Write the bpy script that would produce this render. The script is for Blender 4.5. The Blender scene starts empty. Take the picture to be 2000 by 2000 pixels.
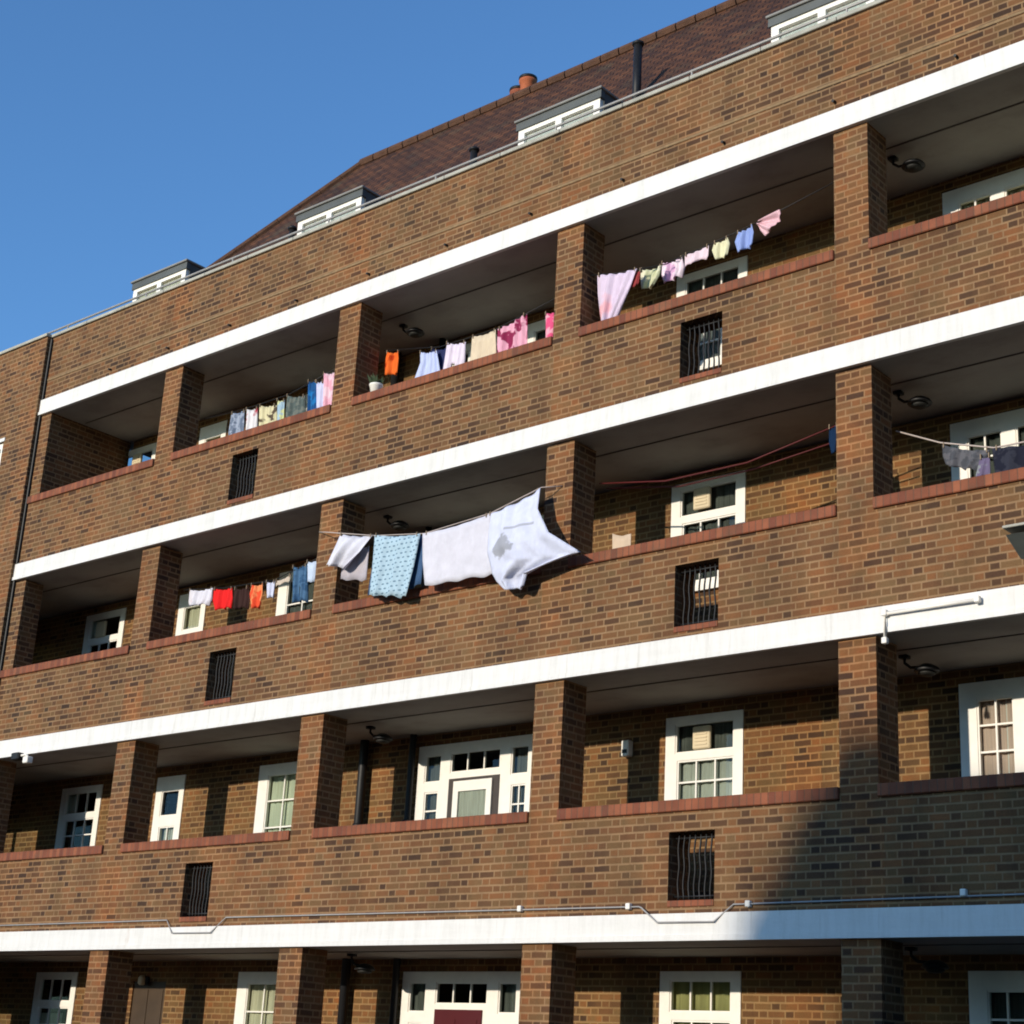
import bpy, bmesh, math, random
from mathutils import Vector, Matrix
random.seed(7)
sc = bpy.context.scene
COL = sc.collection

# ------------------------------------------------------------------ camera
cam_d = bpy.data.cameras.new('camera'); cam = bpy.data.objects.new('camera', cam_d); COL.objects.link(cam)
yaw, pitch, roll = 0.7253, 0.3302, 0.0566
F = Vector((-math.sin(yaw)*math.cos(pitch), math.cos(yaw)*math.cos(pitch), math.sin(pitch)))
R0 = Vector((math.cos(yaw), math.sin(yaw), 0)); U0 = R0.cross(F)
RR = math.cos(roll)*R0 + math.sin(roll)*U0; UU = -math.sin(roll)*R0 + math.cos(roll)*U0
M = Matrix((RR, UU, -F)).transposed().to_4x4(); M.translation = Vector((17.8487, -12.7931, -1.3425))
cam.matrix_world = M
cam_d.sensor_width = 36; cam_d.lens = 36*3286.3/2000; cam_d.clip_start = .1; cam_d.clip_end = 2000
sc.camera = cam

# ------------------------------------------------------------------ sky, sun, exposure
SUN = Vector((-.105, -1, .228)).normalized()
w = bpy.data.worlds.new('World'); sc.world = w; w.use_nodes = True
wn = w.node_tree.nodes; wl = w.node_tree.links
bg = wn['Background']; sky = wn.new('ShaderNodeTexSky'); sky.sky_type = 'NISHITA'; sky.sun_disc = False
sky.sun_elevation = math.asin(SUN.z); sky.sun_rotation = math.atan2(SUN.x, SUN.y)
sky.altitude = 0; sky.air_density = 1.0; sky.dust_density = 0.3; sky.ozone_density = 2.0
tint = wn.new('ShaderNodeMix'); tint.data_type = 'RGBA'; tint.blend_type = 'MULTIPLY'; tint.inputs[0].default_value = 1
tint.inputs[7].default_value = (.78, 1.20, 1.63, 1)      # clearer, bluer air than the sky model's
wl.new(sky.outputs[0], tint.inputs[6]); wl.new(tint.outputs[2], bg.inputs[0]); bg.inputs[1].default_value = 0.15
ld = bpy.data.lights.new('sun', 'SUN'); ld.energy = 4.25; ld.angle = math.radians(.7); ld.color = (1, .89, .74)
lo = bpy.data.objects.new('sun', ld); COL.objects.link(lo); lo.location = SUN*80
lo.rotation_euler = SUN.to_track_quat('Z', 'Y').to_euler()
sc.view_settings.view_transform = 'Standard'; sc.view_settings.look = 'None'
sc.cycles.filter_width = 1.9
sc.view_settings.exposure = 0; sc.view_settings.gamma = 1

# ------------------------------------------------------------------ material helpers
class NT:
    def __init__(s, name, rough=.8):
        s.m = bpy.data.materials.new(name); s.m.use_nodes = True
        s.n = s.m.node_tree.nodes; s.l = s.m.node_tree.links
        s.b = s.n['Principled BSDF']; s.b.inputs['Roughness'].default_value = rough
        s.b.inputs['Specular IOR Level'].default_value = .3
    def put(s, sock, v):
        if v is None: return
        if hasattr(v, 'is_output') or isinstance(v, bpy.types.NodeSocket): s.l.new(v, sock)
        else: sock.default_value = v
    def math(s, op, a, b=None, c=None):
        n = s.n.new('ShaderNodeMath'); n.operation = op
        s.put(n.inputs[0], a); s.put(n.inputs[1], b); s.put(n.inputs[2], c); return n.outputs[0]
    def xyz(s):
        g = s.n.new('ShaderNodeNewGeometry'); x = s.n.new('ShaderNodeSeparateXYZ'); s.l.new(g.outputs['Position'], x.inputs[0])
        s.pos = g.outputs['Position']; return x.outputs
    def comb(s, a, b, c=0.):
        n = s.n.new('ShaderNodeCombineXYZ'); s.put(n.inputs[0], a); s.put(n.inputs[1], b); s.put(n.inputs[2], c); return n.outputs[0]
    def noise(s, vec, scale, detail=3., rough=.55):
        n = s.n.new('ShaderNodeTexNoise'); s.put(n.inputs['Vector'], vec); n.inputs['Scale'].default_value = scale
        n.inputs['Detail'].default_value = detail; n.inputs['Roughness'].default_value = rough; return n.outputs['Fac']
    def white(s, vec):
        n = s.n.new('ShaderNodeTexWhiteNoise'); n.noise_dimensions = '3D'; s.put(n.inputs['Vector'], vec); return n.outputs['Value']
    def ramp(s, f, stops, interp='LINEAR'):
        n = s.n.new('ShaderNodeValToRGB'); n.color_ramp.interpolation = interp; e = n.color_ramp.elements
        while len(e) < len(stops): e.new(.5)
        for i, (p, c) in enumerate(stops): e[i].position = p; e[i].color = (*c, 1) if len(c) == 3 else c
        s.put(n.inputs[0], f); return n.outputs[0]
    def mix(s, f, a, b, mode='MIX'):
        n = s.n.new('ShaderNodeMix'); n.data_type = 'RGBA'; n.blend_type = mode
        s.put(n.inputs[0], f); s.put(n.inputs[6], a if not isinstance(a, tuple) else (*a, 1)[:4]); s.put(n.inputs[7], b if not isinstance(b, tuple) else (*b, 1)[:4])
        return n.outputs[2]
    def mr(s, v, a, b, c=0., d=1.):
        n = s.n.new('ShaderNodeMapRange'); s.put(n.inputs[0], v)
        for i, k in enumerate((a, b, c, d)): n.inputs[1+i].default_value = k
        return n.outputs[0]
    def bump(s, h, dist=.005, strength=1.):
        n = s.n.new('ShaderNodeBump'); n.inputs['Distance'].default_value = dist; n.inputs['Strength'].default_value = strength
        s.put(n.inputs['Height'], h); s.l.new(n.outputs[0], s.b.inputs['Normal'])
    def col(s, c): s.put(s.b.inputs['Base Color'], c if not isinstance(c, tuple) else (*c, 1)[:4]); return s.m

def brick_mat(name, gain=(1, 1, 1), mortar=(.272, .166, .084)):
    t = NT(name, .9); x = t.xyz()
    u = t.math('ADD', x[0], x[1]); v = x[2]; CH = .0715; PER = .291
    jx = t.math('MULTIPLY', t.math('SUBTRACT', t.noise(t.pos, 6., 2), .5), .008)
    v = t.math('ADD', v, jx)
    row = t.math('FLOOR', t.math('DIVIDE', v, CH)); odd = t.math('MODULO', t.math('ABSOLUTE', row), 2.)
    uu = t.math('ADD', u, t.math('MULTIPLY', odd, PER/2)); uu = t.math('ADD', uu, 100.)
    uu = t.math('ADD', uu, t.math('MULTIPLY', t.white(t.comb(row, 3.3)), .02))
    cell = t.math('FLOOR', t.math('DIVIDE', uu, PER)); tu = t.math('SUBTRACT', uu, t.math('MULTIPLY', cell, PER))
    hd = t.math('GREATER_THAN', tu, .194)
    idv = t.comb(t.math('ADD', t.math('MULTIPLY', cell, 2.), hd), row, 1.7)
    loc = t.math('SUBTRACT', tu, t.math('MULTIPLY', hd, .194))
    wid = t.math('SUBTRACT', .194, t.math('MULTIPLY', hd, .097))
    du = t.math('MINIMUM', loc, t.math('SUBTRACT', wid, loc))
    tv = t.math('SUBTRACT', v, t.math('MULTIPLY', row, CH)); dv = t.math('MINIMUM', tv, t.math('SUBTRACT', CH, tv))
    d = t.math('MINIMUM', t.math('MULTIPLY', du, 1.35), dv)
    rag = t.math('MULTIPLY', t.math('SUBTRACT', t.noise(t.pos, 45., 2), .5), .006)
    face = t.mr(t.math('ADD', d, rag), .0035, .0145)
    r1 = t.white(idv); r2 = t.white(t.comb(row, cell, hd))
    # patches where one batch of bricks dominates
    patch = t.noise(t.comb(u, t.math('MULTIPLY', v, .7), 4.), .95, 2)
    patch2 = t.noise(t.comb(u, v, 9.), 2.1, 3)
    rr = t.math('ADD', t.math('MULTIPLY', r1, .68), t.math('MULTIPLY', t.mr(patch, .32, .68), .32))
    c = t.ramp(rr, [(0., (.034, .019, .012)), (.16, (.056, .028, .015)), (.30, (.094, .045, .020)), (.46, (.140, .062, .025)),
                    (.60, (.122, .068, .028)), (.74, (.176, .071, .026)), (.85, (.136, .079, .034)), (.94, (.195, .080, .028)), (1., (.175, .099, .043))])
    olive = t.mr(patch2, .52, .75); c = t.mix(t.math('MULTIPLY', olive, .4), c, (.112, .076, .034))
    gv = t.mr(t.noise(t.pos, 60., 3), .2, .8, .82, 1.18)
    c = t.mix(1., c, t.comb(gv, gv, gv), 'MULTIPLY')
    mc = t.mix(t.mr(t.noise(t.pos, 3., 4), .3, .7), tuple(k*.72 for k in mortar), mortar)
    c = t.mix(face, mc, c)
    # soot and rain staining with its own blotchy shape
    st = t.mr(t.noise(t.comb(t.math('MULTIPLY', u, 2.2), t.math('MULTIPLY', v, .8), 2.), 1.1, 5, .65), .40, .70, 1.12, .80)
    c = t.mix(1., c, t.comb(t.math('MULTIPLY', st, gain[0]), t.math('MULTIPLY', st, gain[1]), t.math('MULTIPLY', st, gain[2])), 'MULTIPLY')
    warm = t.mr(t.noise(t.comb(t.math('MULTIPLY', u, 1.6), t.math('MULTIPLY', v, .8), 11.), .8, 3), .5, .68)
    c = t.mix(t.math('MULTIPLY', warm, .4), c, t.mix(1., c, (1.28, 1.0, .78), 'MULTIPLY'))
    # the bricks in line with each pier came from an oranger batch
    pm = t.math('FRACT', t.math('DIVIDE', t.math('ADD', u, 34.94), 3.494)); inp = t.math('MULTIPLY', t.math('LESS_THAN', pm, .115), t.mr(patch2, .42, .58))
    c = t.mix(t.math('MULTIPLY', inp, .38), c, t.mix(1., c, (1.45, 1.02, .72), 'MULTIPLY'))
    t.col(c)
    h = t.math('ADD', t.math('MULTIPLY', face, .8), t.math('MULTIPLY', t.noise(t.pos, 90., 3), .35))
    t.bump(h, .006, .8)
    return t.m

def plain(name, c, rough=.7, var=.12, scale=8., bump=0., metal=0.):
    t = NT(name, rough); x = t.xyz(); n = t.noise(t.pos, scale, 4)
    k = t.mr(n, .25, .75, 1-var, 1+var); t.col(t.mix(1., tuple(c), t.comb(k, k, k), 'MULTIPLY'))
    t.b.inputs['Metallic'].default_value = metal
    if bump: t.bump(t.noise(t.pos, scale*6, 3), bump)
    return t.m

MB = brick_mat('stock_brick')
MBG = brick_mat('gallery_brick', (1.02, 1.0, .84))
# white painted concrete band with faint streaks of dirt
def band_mat():
    t = NT('white_paint', .55); x = t.xyz()
    s = t.noise(t.comb(t.math('MULTIPLY', x[0], 7.), t.math('MULTIPLY', x[2], .8), 0.), 1.5, 5, .7)
    c = t.ramp(s, [(.0, (.50, .48, .44)), (.36, (.64, .63, .595)), (.55, (.70, .69, .66)), (1., (.74, .735, .71))])
    s2 = t.noise(t.comb(t.math('MULTIPLY', x[0], .8), t.math('MULTIPLY', x[2], 9.), 3.), 1.5, 4, .6)
    k = t.mr(s2, .3, .7, .95, 1.02); c = t.mix(1., c, t.comb(k, k, k), 'MULTIPLY'); 
    dr = t.mr(t.noise(t.comb(t.math('MULTIPLY', x[0], 16.), t.math('MULTIPLY', x[2], .9), 8.), 1., 4, .6), .60, .74); c = t.mix(t.math('MULTIPLY', dr, .38), c, (.36, .33, .27))
    ru = t.mr(t.noise(t.comb(t.math('MULTIPLY', x[0], 5.), t.math('MULTIPLY', x[2], 1.6), 21.), 1.2, 4, .6), .70, .80); c = t.mix(t.math('MULTIPLY', ru, .3), c, (.38, .24, .13))
    t.col(c); t.bump(t.noise(t.pos, 40, 3), .002)
    return t.m
M_BAND = band_mat()
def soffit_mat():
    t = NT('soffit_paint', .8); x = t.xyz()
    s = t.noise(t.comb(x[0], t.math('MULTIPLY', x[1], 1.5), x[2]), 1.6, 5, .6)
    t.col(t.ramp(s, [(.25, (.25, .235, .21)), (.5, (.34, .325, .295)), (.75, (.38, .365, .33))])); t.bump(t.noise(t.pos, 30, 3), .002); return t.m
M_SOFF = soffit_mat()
def coping_mat():
    t = NT('red_tile', .75); x = t.xyz()
    i = t.math('FLOOR', t.math('DIVIDE', x[0], .0745)); f = t.math('FRACT', t.math('DIVIDE', x[0], .0745))
    e = t.math('MINIMUM', f, t.math('SUBTRACT', 1., f)); face = t.mr(e, .03, .09)
    c = t.ramp(t.white(t.comb(i, 0., 5.)), [(0, (.15, .044, .023)), (.5, (.215, .065, .029)), (1, (.27, .088, .040))])
    n = t.mr(t.noise(t.pos, 5., 4), .3, .7, .8, 1.12); c = t.mix(1., c, t.comb(n, n, n), 'MULTIPLY')
    c = t.mix(face, (.14, .065, .038), c); g = t.mr(t.noise(t.pos, 2.6, 5, .65), .52, .70); c = t.mix(t.math('MULTIPLY', g, .45), c, (.095, .064, .036)); t.col(c); t.bump(t.math('ADD', face, t.noise(t.pos, 60, 3)), .003); return t.m
M_COP = coping_mat()
def tile_mat():
    t = NT('roof_tile', .85); x = t.xyz(); V = t.math('DIVIDE', x[2], .085); row = t.math('FLOOR', V)
    u = t.math('ADD', t.math('DIVIDE', t.math('ADD', x[0], t.math('MULTIPLY', x[1], .37)), .17), t.math('MULTIPLY', t.math('MODULO', row, 2.), .5))
    cell = t.math('FLOOR', u); fu = t.math('FRACT', u); fv = t.math('FRACT', V)
    e = t.math('MINIMUM', fu, t.math('SUBTRACT', 1., fu)); face = t.math('MULTIPLY', t.mr(e, .02, .08), t.mr(fv, .02, .22))
    c = t.ramp(t.white(t.comb(cell, row, 2.)), [(0, (.040, .016, .009)), (.35, (.066, .025, .0105)), (.75, (.088, .033, .013)), (1, (.12, .045, .017))])
    n = t.mr(t.noise(t.pos, 1.3, 4), .3, .7, .75, 1.15); c = t.mix(1., c, t.comb(n, n, n), 'MULTIPLY')
    c = t.mix(t.math('MULTIPLY', t.mr(t.noise(t.pos, 2.4, 4), .55, .7), .4), c, (.10, .085, .05))
    c = t.mix(face, (.03, .014, .011), c); t.col(c)
    t.bump(t.math('ADD', face, t.math('MULTIPLY', t.math('SUBTRACT', 1., fv), 1.)), .02); return t.m
M_TILE = tile_mat()
M_RIDGE = plain('ridge_tile', (.085, .040, .022), .85, .3, 6., .01)
M_CONC = plain('cap_concrete', (.36, .35, .30), .85, .22, 5., .004)
M_LEAD = plain('lead_sheet', (.085, .092, .09), .55, .2, 3.)
M_LEADE = plain('lead_edge', (.22, .215, .20), .6, .15, 4.)
M_PVC = plain('white_frame_paint', (.80, .77, .70), .45, .05, 9.)
M_DARKFR = plain('dark_frame_paint', (.05, .04, .035), .5)
M_BLACK = plain('black_iron', (.012, .012, .013), .5, .2)
M_GALV = plain('galvanised_rail', (.36, .34, .32), .45, .1, 6., 0, .3)
M_CAV = plain('room_dark', (.03, .028, .025), .9)
M_REDD = plain('maroon_door', (.075, .008, .010), .35, .06)
M_BROWND = plain('brown_door', (.055, .034, .018), .5, .2, 5.)
M_TERRA = plain('terracotta', (.36, .10, .04), .8, .15, 10.)
M_CLAY2 = plain('clay_dark', (.24, .07, .035), .8, .15, 10.)
M_BEIGE = plain('cream_plastic', (.62, .52, .35), .5, .05)
M_JNT = plain('joint_filler', (.12, .105, .09), .9)
M_FLOOR = plain('gallery_floor', (.12, .11, .10), .9, .15, 3., .003)
def glass_mat():
    t = NT('window_glass', .02); n = t.n; l = t.l
    for k in list(n):
        if k.type == 'BSDF_PRINCIPLED': n.remove(k)
    tr = n.new('ShaderNodeBsdfTransparent'); tr.inputs[0].default_value = (.86, .89, .87, 1)
    gl = n.new('ShaderNodeBsdfGlossy'); gl.inputs['Roughness'].default_value = .03; fr = n.new('ShaderNodeFresnel'); fr.inputs[0].default_value = 1.45
    mx = n.new('ShaderNodeMixShader'); ge = n.new('ShaderNodeNewGeometry'); l.new(t.math('MULTIPLY', fr.outputs[0], t.math('SUBTRACT', 1., ge.outputs['Backfacing'])), mx.inputs[0]); l.new(tr.outputs[0], mx.inputs[1]); l.new(gl.outputs[0], mx.inputs[2])
    l.new(mx.outputs[0], n['Material Output'].inputs[0]); return t.m
M_GLASS = glass_mat()
def curtain_mat(name, c, fold=38., lace=.3):
    t = NT(name, .95); x = t.xyz()
    s = t.noise(t.comb(t.math('MULTIPLY', x[0], fold), t.math('MULTIPLY', x[2], 1.2), 0.), 1., 3)
    k = t.mr(s, .3, .7, 1-lace, 1.05); t.col(t.mix(1., tuple(c), t.comb(k, k, k), 'MULTIPLY')); return t.m
CUR = dict(lace=curtain_mat('lace_curtain', (.50, .50, .44)), mint=curtain_mat('mint_curtain', (.62, .64, .50), 30, .2),
           pink=curtain_mat('pink_curtain', (.66, .47, .40), 45, .28), olive=curtain_mat('olive_curtain', (.40, .36, .15), 25, .3),
           cream=curtain_mat('cream_curtain', (.66, .60, .44)), grey=curtain_mat('grey_curtain', (.24, .25, .26), 40, .5),
           white=curtain_mat('white_curtain', (.70, .68, .64), 20, .15), shade=curtain_mat('dim_net', (.12, .125, .115), 40, .5))

# ------------------------------------------------------------------ mesh helpers
def box(bm, x0, x1, y0, y1, z0, z1, bev=0):
    vs = [bm.verts.new(p) for p in ((x0,y0,z0),(x1,y0,z0),(x1,y1,z0),(x0,y1,z0),(x0,y0,z1),(x1,y0,z1),(x1,y1,z1),(x0,y1,z1))]
    fs = [bm.faces.new([vs[i] for i in q]) for q in ((0,3,2,1),(4,5,6,7),(0,1,5,4),(1,2,6,5),(2,3,7,6),(3,0,4,7))]
    if bev: bmesh.ops.bevel(bm, geom=list({e for f in fs for e in f.edges}), offset=bev, segments=1, affect='EDGES')
def tube(bm, pts, r, n=8):
    pts = [Vector(p) for p in pts]; rings = []
    for i, p in enumerate(pts):
        a = pts[max(i-1, 0)]; b = pts[min(i+1, len(pts)-1)]; d = (b-a).normalized()
        s = Vector((0, 0, 1)) if abs(d.z) < .9 else Vector((0, 1, 0)); e1 = d.cross(s).normalized(); e2 = d.cross(e1)
        rings.append([bm.verts.new(p + r*(math.cos(2*math.pi*k/n)*e1 + math.sin(2*math.pi*k/n)*e2)) for k in range(n)])
    for a, b in zip(rings, rings[1:]):
        for k in range(n): bm.faces.new((a[k], a[(k+1) % n], b[(k+1) % n], b[k]))
    bm.faces.new(rings[0][::-1]); bm.faces.new(rings[-1])
def lathe(bm, cx, cy, prof, n=16):
    rings = [[bm.verts.new((cx+r*math.cos(2*math.pi*k/n), cy+r*math.sin(2*math.pi*k/n), z)) for k in range(n)] for r, z in prof]
    for a, b in zip(rings, rings[1:]):
        for k in range(n): bm.faces.new((a[k], a[(k+1) % n], b[(k+1) % n], b[k]))
    bm.faces.new(rings[0][::-1]); bm.faces.new(rings[-1])
def wall(bm, x0, x1, z0, z1, y0, y1, holes):
    xs = sorted({x0, x1, *[h[0] for h in holes], *[h[1] for h in holes]}); zs = sorted({z0, z1, *[h[2] for h in holes], *[h[3] for h in holes]})
    xs = [v for v in xs if x0 <= v <= x1]; zs = [v for v in zs if z0 <= v <= z1]
    for a, b in zip(xs, xs[1:]):
        run = None
        for c, d in zip(zs, zs[1:]):
            mx, mz = (a+b)/2, (c+d)/2; inside = any(h[0] < mx < h[1] and h[2] < mz < h[3] for h in holes)
            if not inside: run = (run[0] if run else c, d)
            elif run: box(bm, a, b, y0, y1, *run); run = None
        if run: box(bm, a, b, y0, y1, *run)
def mk(name, bm, mat, parent=None, smooth=False):
    bmesh.ops.recalc_face_normals(bm, faces=bm.faces)
    me = bpy.data.meshes.new(name); bm.to_mesh(me); bm.free(); o = bpy.data.objects.new(name, me); COL.objects.link(o)
    me.materials.append(mat)
    if smooth:
        for p in me.polygons: p.use_smooth = True
    if parent:
        o.parent = parent; o.matrix_parent_inverse = pmat(parent).inverted()
    return o
def pmat(o):
    m = Matrix.Translation(o.location) if o.type == 'EMPTY' else Matrix.Identity(4)
    return m
def thing(name, label, cat, loc, group=None):
    o = bpy.data.objects.new(name, None); COL.objects.link(o); o.location = loc; o.empty_display_size = .2
    return tag(o, label, cat, group)
def tag(o, label, cat, group=None, kind=None):
    if label: o['label'] = label
    if cat: o['category'] = cat
    if group: o['group'] = group
    if kind: o['kind'] = kind
    return o
def B(): return bmesh.new()

# ------------------------------------------------------------------ ground
t = NT('courtyard_paving', .9); x = t.xyz()
n = t.noise(t.pos, .6, 5); c = t.ramp(n, [(.3, (.045, .044, .04)), (.7, (.075, .072, .065))]); t.col(c); t.bump(t.noise(t.pos, 40, 3), .006)
bm = B(); box(bm, -400, 400, -400, 400, -3.25, -2.95); tag(mk('ground', bm, t.m), None, None, None, 'structure')

# ------------------------------------------------------------------ the gallery block
ZC = [0., 2.583, 5.19, 7.755]          # underside of each white band
PX = [0.0, 3.457, 6.96, 10.465, 13.97, 17.475]   # left edge of each pillar
PW = .373; BH = .243; CB = 1.168; CT = 1.278; XL = -2.97; XR = 21.0; BY = 1.45; GZ = -2.95
block = thing('apartment_block', 'brown brick gallery block with four white bands, open balconies and a red tiled roof', 'apartment block', (8, 3, GZ))
# white bands and slabs
for i, z in enumerate(ZC):
    bm = B(); box(bm, XL, XR, -.04, 0, z+.05, z+BH); box(bm, XL-.0, XR, -.052, 0, z, z+.048)
    mk('white_band', bm, M_BAND, block)
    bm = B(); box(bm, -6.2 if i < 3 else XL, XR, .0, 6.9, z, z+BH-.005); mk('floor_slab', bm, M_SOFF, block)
    bm = B(); box(bm, -6.2 if i < 3 else XL, XR, .335, BY, z+BH-.004, z+BH+.01); mk('gallery_floor', bm, M_FLOOR, block)
    bm = B(); box(bm, -6 if i < 3 else XL+.36, XR-.1, .54, .556, z-.008, z-.0005); mk('soffit_joint', bm, M_JNT, block)
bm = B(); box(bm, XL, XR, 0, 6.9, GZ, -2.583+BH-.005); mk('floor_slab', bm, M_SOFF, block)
# parapets, with the barred openings
VENT = [(1.66, 2.16), (8.67, 9.18), (15.7, 16.2)]
FL = [-2.583] + ZC[:3]
for i, z in enumerate(FL):
    bm = B(); holes = [(a, b, z+.36, z+.985) for a, b in VENT] if i else []
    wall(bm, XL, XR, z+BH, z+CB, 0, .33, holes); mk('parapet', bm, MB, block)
    edges = [XL] + [e for p in PX for e in (p, p+PW)] + [XR]
    for a, b in zip(edges[::2], edges[1::2]):
        bm = B(); box(bm, a+.002, b-.002, -.03, .36, z+CB+.001, z+CT, .008); mk('coping', bm, M_COP, block)
    for p in PX:
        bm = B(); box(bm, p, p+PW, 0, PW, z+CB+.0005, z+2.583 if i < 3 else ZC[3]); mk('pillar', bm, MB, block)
    if i:
        for a, b in VENT:
            bm = B(); box(bm, a+.002, b-.002, -.012, .12, z+.305, z+.362, .005); mk('tile_sill', bm, M_COP, block)
            bm = B(); nb = 8
            for k in range(nb):
                xx = a+.045+(b-a-.09)*k/(nb-1); pts = []
                for q in range(13):
                    s = q/12; pts.append((xx + .007*math.sin(s*math.pi*4+i*1.3+k*.25), .10, z+.362+.62*s))
                tube(bm, pts, .0095, 6)
            box(bm, a, b, .093, .107, z+.40, z+.415); box(bm, a, b, .093, .107, z+.93, z+.945)
            mk('window_grille', bm, M_BLACK, block, True)
# top parapet
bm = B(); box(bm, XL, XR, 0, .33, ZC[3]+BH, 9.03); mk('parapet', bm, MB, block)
M_STR = plain('string_course', (.22, .145, .075), .85, .3, 12., .004)
bm = B(); box(bm, XL, XR, -.008, 0, 8.315, 8.345); mk('string_course', bm, M_STR, block)
bm = B()
xx = XL
while xx < XR: box(bm, xx+.003, min(xx+.9, XR)-.003, -.035, .36, 9.031, 9.08, .006); xx += .9
mk('parapet_cap', bm, M_CONC, block)
bm = B(); tube(bm, [(XL-5, .06, 9.20), (XR, .06, 9.20)], .016)
xx = -6.5
while xx < XR: tube(bm, [(xx, .06, 9.079), (xx, .06, 9.20)], .012, 6); xx += 1.9
mk('safety_rail', bm, M_GALV, block)
for k in range(14):
    xx = -1.32+k*1.312
    bm = B(); tube(bm, [(xx, -.05, 8.10), (xx, .03, 8.115)], .015, 8); mk('drain_spout', bm, M_BLACK, block)
# left wing, standing a little proud
bm = B(); wl_h = [(-5.1, -3.74, z+1.25, z+2.30) for z in FL]
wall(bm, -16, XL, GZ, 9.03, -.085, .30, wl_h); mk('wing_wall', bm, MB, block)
for _, _, za, zb_ in wl_h:
    bm = B(); wall(bm, -5.098, -3.742, za+.002, zb_-.002, -.05, .02, [(-5.0, -4.46, za+.08, zb_-.09), (-4.38, -3.84, za+.08, zb_-.09)]); ww = mk('window', bm, M_PVC, block)
    bm = B(); box(bm, -5.05, -3.79, -.02, -.012, za+.05, zb_-.05); mk('pane', bm, M_GLASS, ww)
    bm = B(); box(bm, -5.16, -3.70, -.098, -.0851, zb_, zb_+.055); mk('lintel', bm, M_BAND, ww)
bm = B(); box(bm, -16, XL+.01, -.12, .34, 9.031, 9.08, .006); mk('parapet_cap', bm, M_CONC, block)
bm = B(); box(bm, XL+.0, XL+.279, .301, BY, ZC[2]+BH, ZC[3]); mk('return_wall', bm, MB, block)
for z in FL:
    bm = B(); box(bm, XL-.001, XL+.28, .002, .30, z+BH, z+2.583 if z < 5 else ZC[3]); mk('end_pier', bm, MB, block)
bm = B(); box(bm, -6.3, -6.2, .3, 7, GZ, ZC[3]); box(bm, XR, XR+.3, 0, 7, GZ, 9.03); box(bm, -6.3, XR+.3, 6.9, 7.2, GZ, 9.03)
mk('end_wall', bm, MB, block)
bm = B(); tube(bm, [(XL+.022, -.022, -2.9), (XL+.022, -.022, 9.0)], .018, 8)  # thin black tube put in as the shadow gap at the wing step
for z in ZC: pass
mk('downpipe_or_gap', bm, M_BLACK, block)

# ------------------------------------------------------------------ windows and doors in the gallery wall
def rect(bm, x0, x1, zb, zt, y0=BY-.012, y1=BY+.045): box(bm, x0, x1, y0, y1, zb, zt)
def window(x0, x1, zc, lights, curtain=None, cz=None, zt=-.14, zb=-1.36, fan=None, mat=M_PVC, outer=.1, head=.08, parent=block, cy=.14):
    """lights: list of (x0,x1,zb,zt,nx,nz) glazed openings; the rest of the rectangle is painted frame."""
    hs = [(a, b, zc+c, zc+d) for a, b, c, d, *_ in lights]
    bm = B(); wall(bm, x0, x1, zc+zb, zc+zt, BY-.014, BY+.045, hs)
    for a, b, c, d, nx, nz in lights:       # sash rim and glazing bars
        s = .018
        c += zc; d += zc
        for q in ((a, a+s, c, d), (b-s, b, c, d), (a+s, b-s, c, c+s), (a+s, b-s, d-s, d)): box(bm, q[0], q[1], BY-.004, BY+.035, q[2], q[3])
        for k in range(1, nx): m = a+(b-a)*k/nx; box(bm, m-.009, m+.009, BY+.001, BY+.03, c+s, d-s)
        for k in range(1, nz): m = c+(d-c)*k/nz; box(bm, a+s, b-s, BY+.003, BY+.028, m-.009, m+.009)
    box(bm, x0-.02, x1+.02, BY-.05, BY+.04, zc+zb-.05, zc+zb-.001)
    o = mk('window', bm, mat, parent)
    for a, b, c, d, *_ in lights:
        bm = B(); box(bm, a+.004, b-.004, BY+.014, BY+.018, zc+c+.004, zc+d-.004); mk('pane', bm, M_GLASS, o)
    if curtain:
        for (a, b, c, d), cm in curtain:
            bm = B(); a = max(x0+.01, a-.12); b = min(x1-.01, b+.05); n = max(8, int((b-a)*50)); prev = None
            for k in range(n+1):
                xx = a+(b-a)*k/n; yy = BY+.066+.009*math.sin(k*1.05)+.005*math.sin(k*.37)
                v = (bm.verts.new((xx, yy, zc+c)), bm.verts.new((xx, yy, zc+d)))
                if prev: bm.faces.new((prev[0], v[0], v[1], prev[1]))
                prev = v
            cu = mk('curtain', bm, CUR[cm], o, True); md = cu.modifiers.new('thick', 'SOLIDIFY'); md.thickness = .004
    if fan:
        fx, fz = fan; bm = B(); box(bm, fx-.11, fx+.11, BY-.035, BY+.012, zc+fz-.12, zc+fz+.12, .012)
        for k in range(5): box(bm, fx-.075, fx+.075, BY-.043, BY-.036, zc+fz-.08+k*.036, zc+fz-.065+k*.036)
        mk('extractor_fan', bm, M_BEIGE, o)
    return o
holes = {z: [] for z in FL}
def H(zc, x0, x1, zt=-.14, zb=-1.36): holes[zc-2.583 if zc == 0 else FL[ZC.index(zc)]].append((x0, x1, zc+zb, zc+zt))
def wA(x0, zc, cur=None, fan=None, nz=3, lower=3):
    x1 = x0+.96; H(zc, x0, x1, -.14, -1.36)
    return window(x0, x1, zc, [(x0+.12, x1-.11, -.53, -.22, 3 if not fan else 1, 1), (x0+.15, x1-.11, -1.29, -.605, lower, nz)], cur, fan=fan)
def wN(x0, zc, cur=None):
    x1 = x0+.60; H(zc, x0, x1, -.14, -1.36)
    return window(x0, x1, zc, [(x0+.13, x1-.1, -.68, -.33, 1, 1), (x0+.15, x1-.12, -1.27, -.82, 2, 2)], cur)
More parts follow.
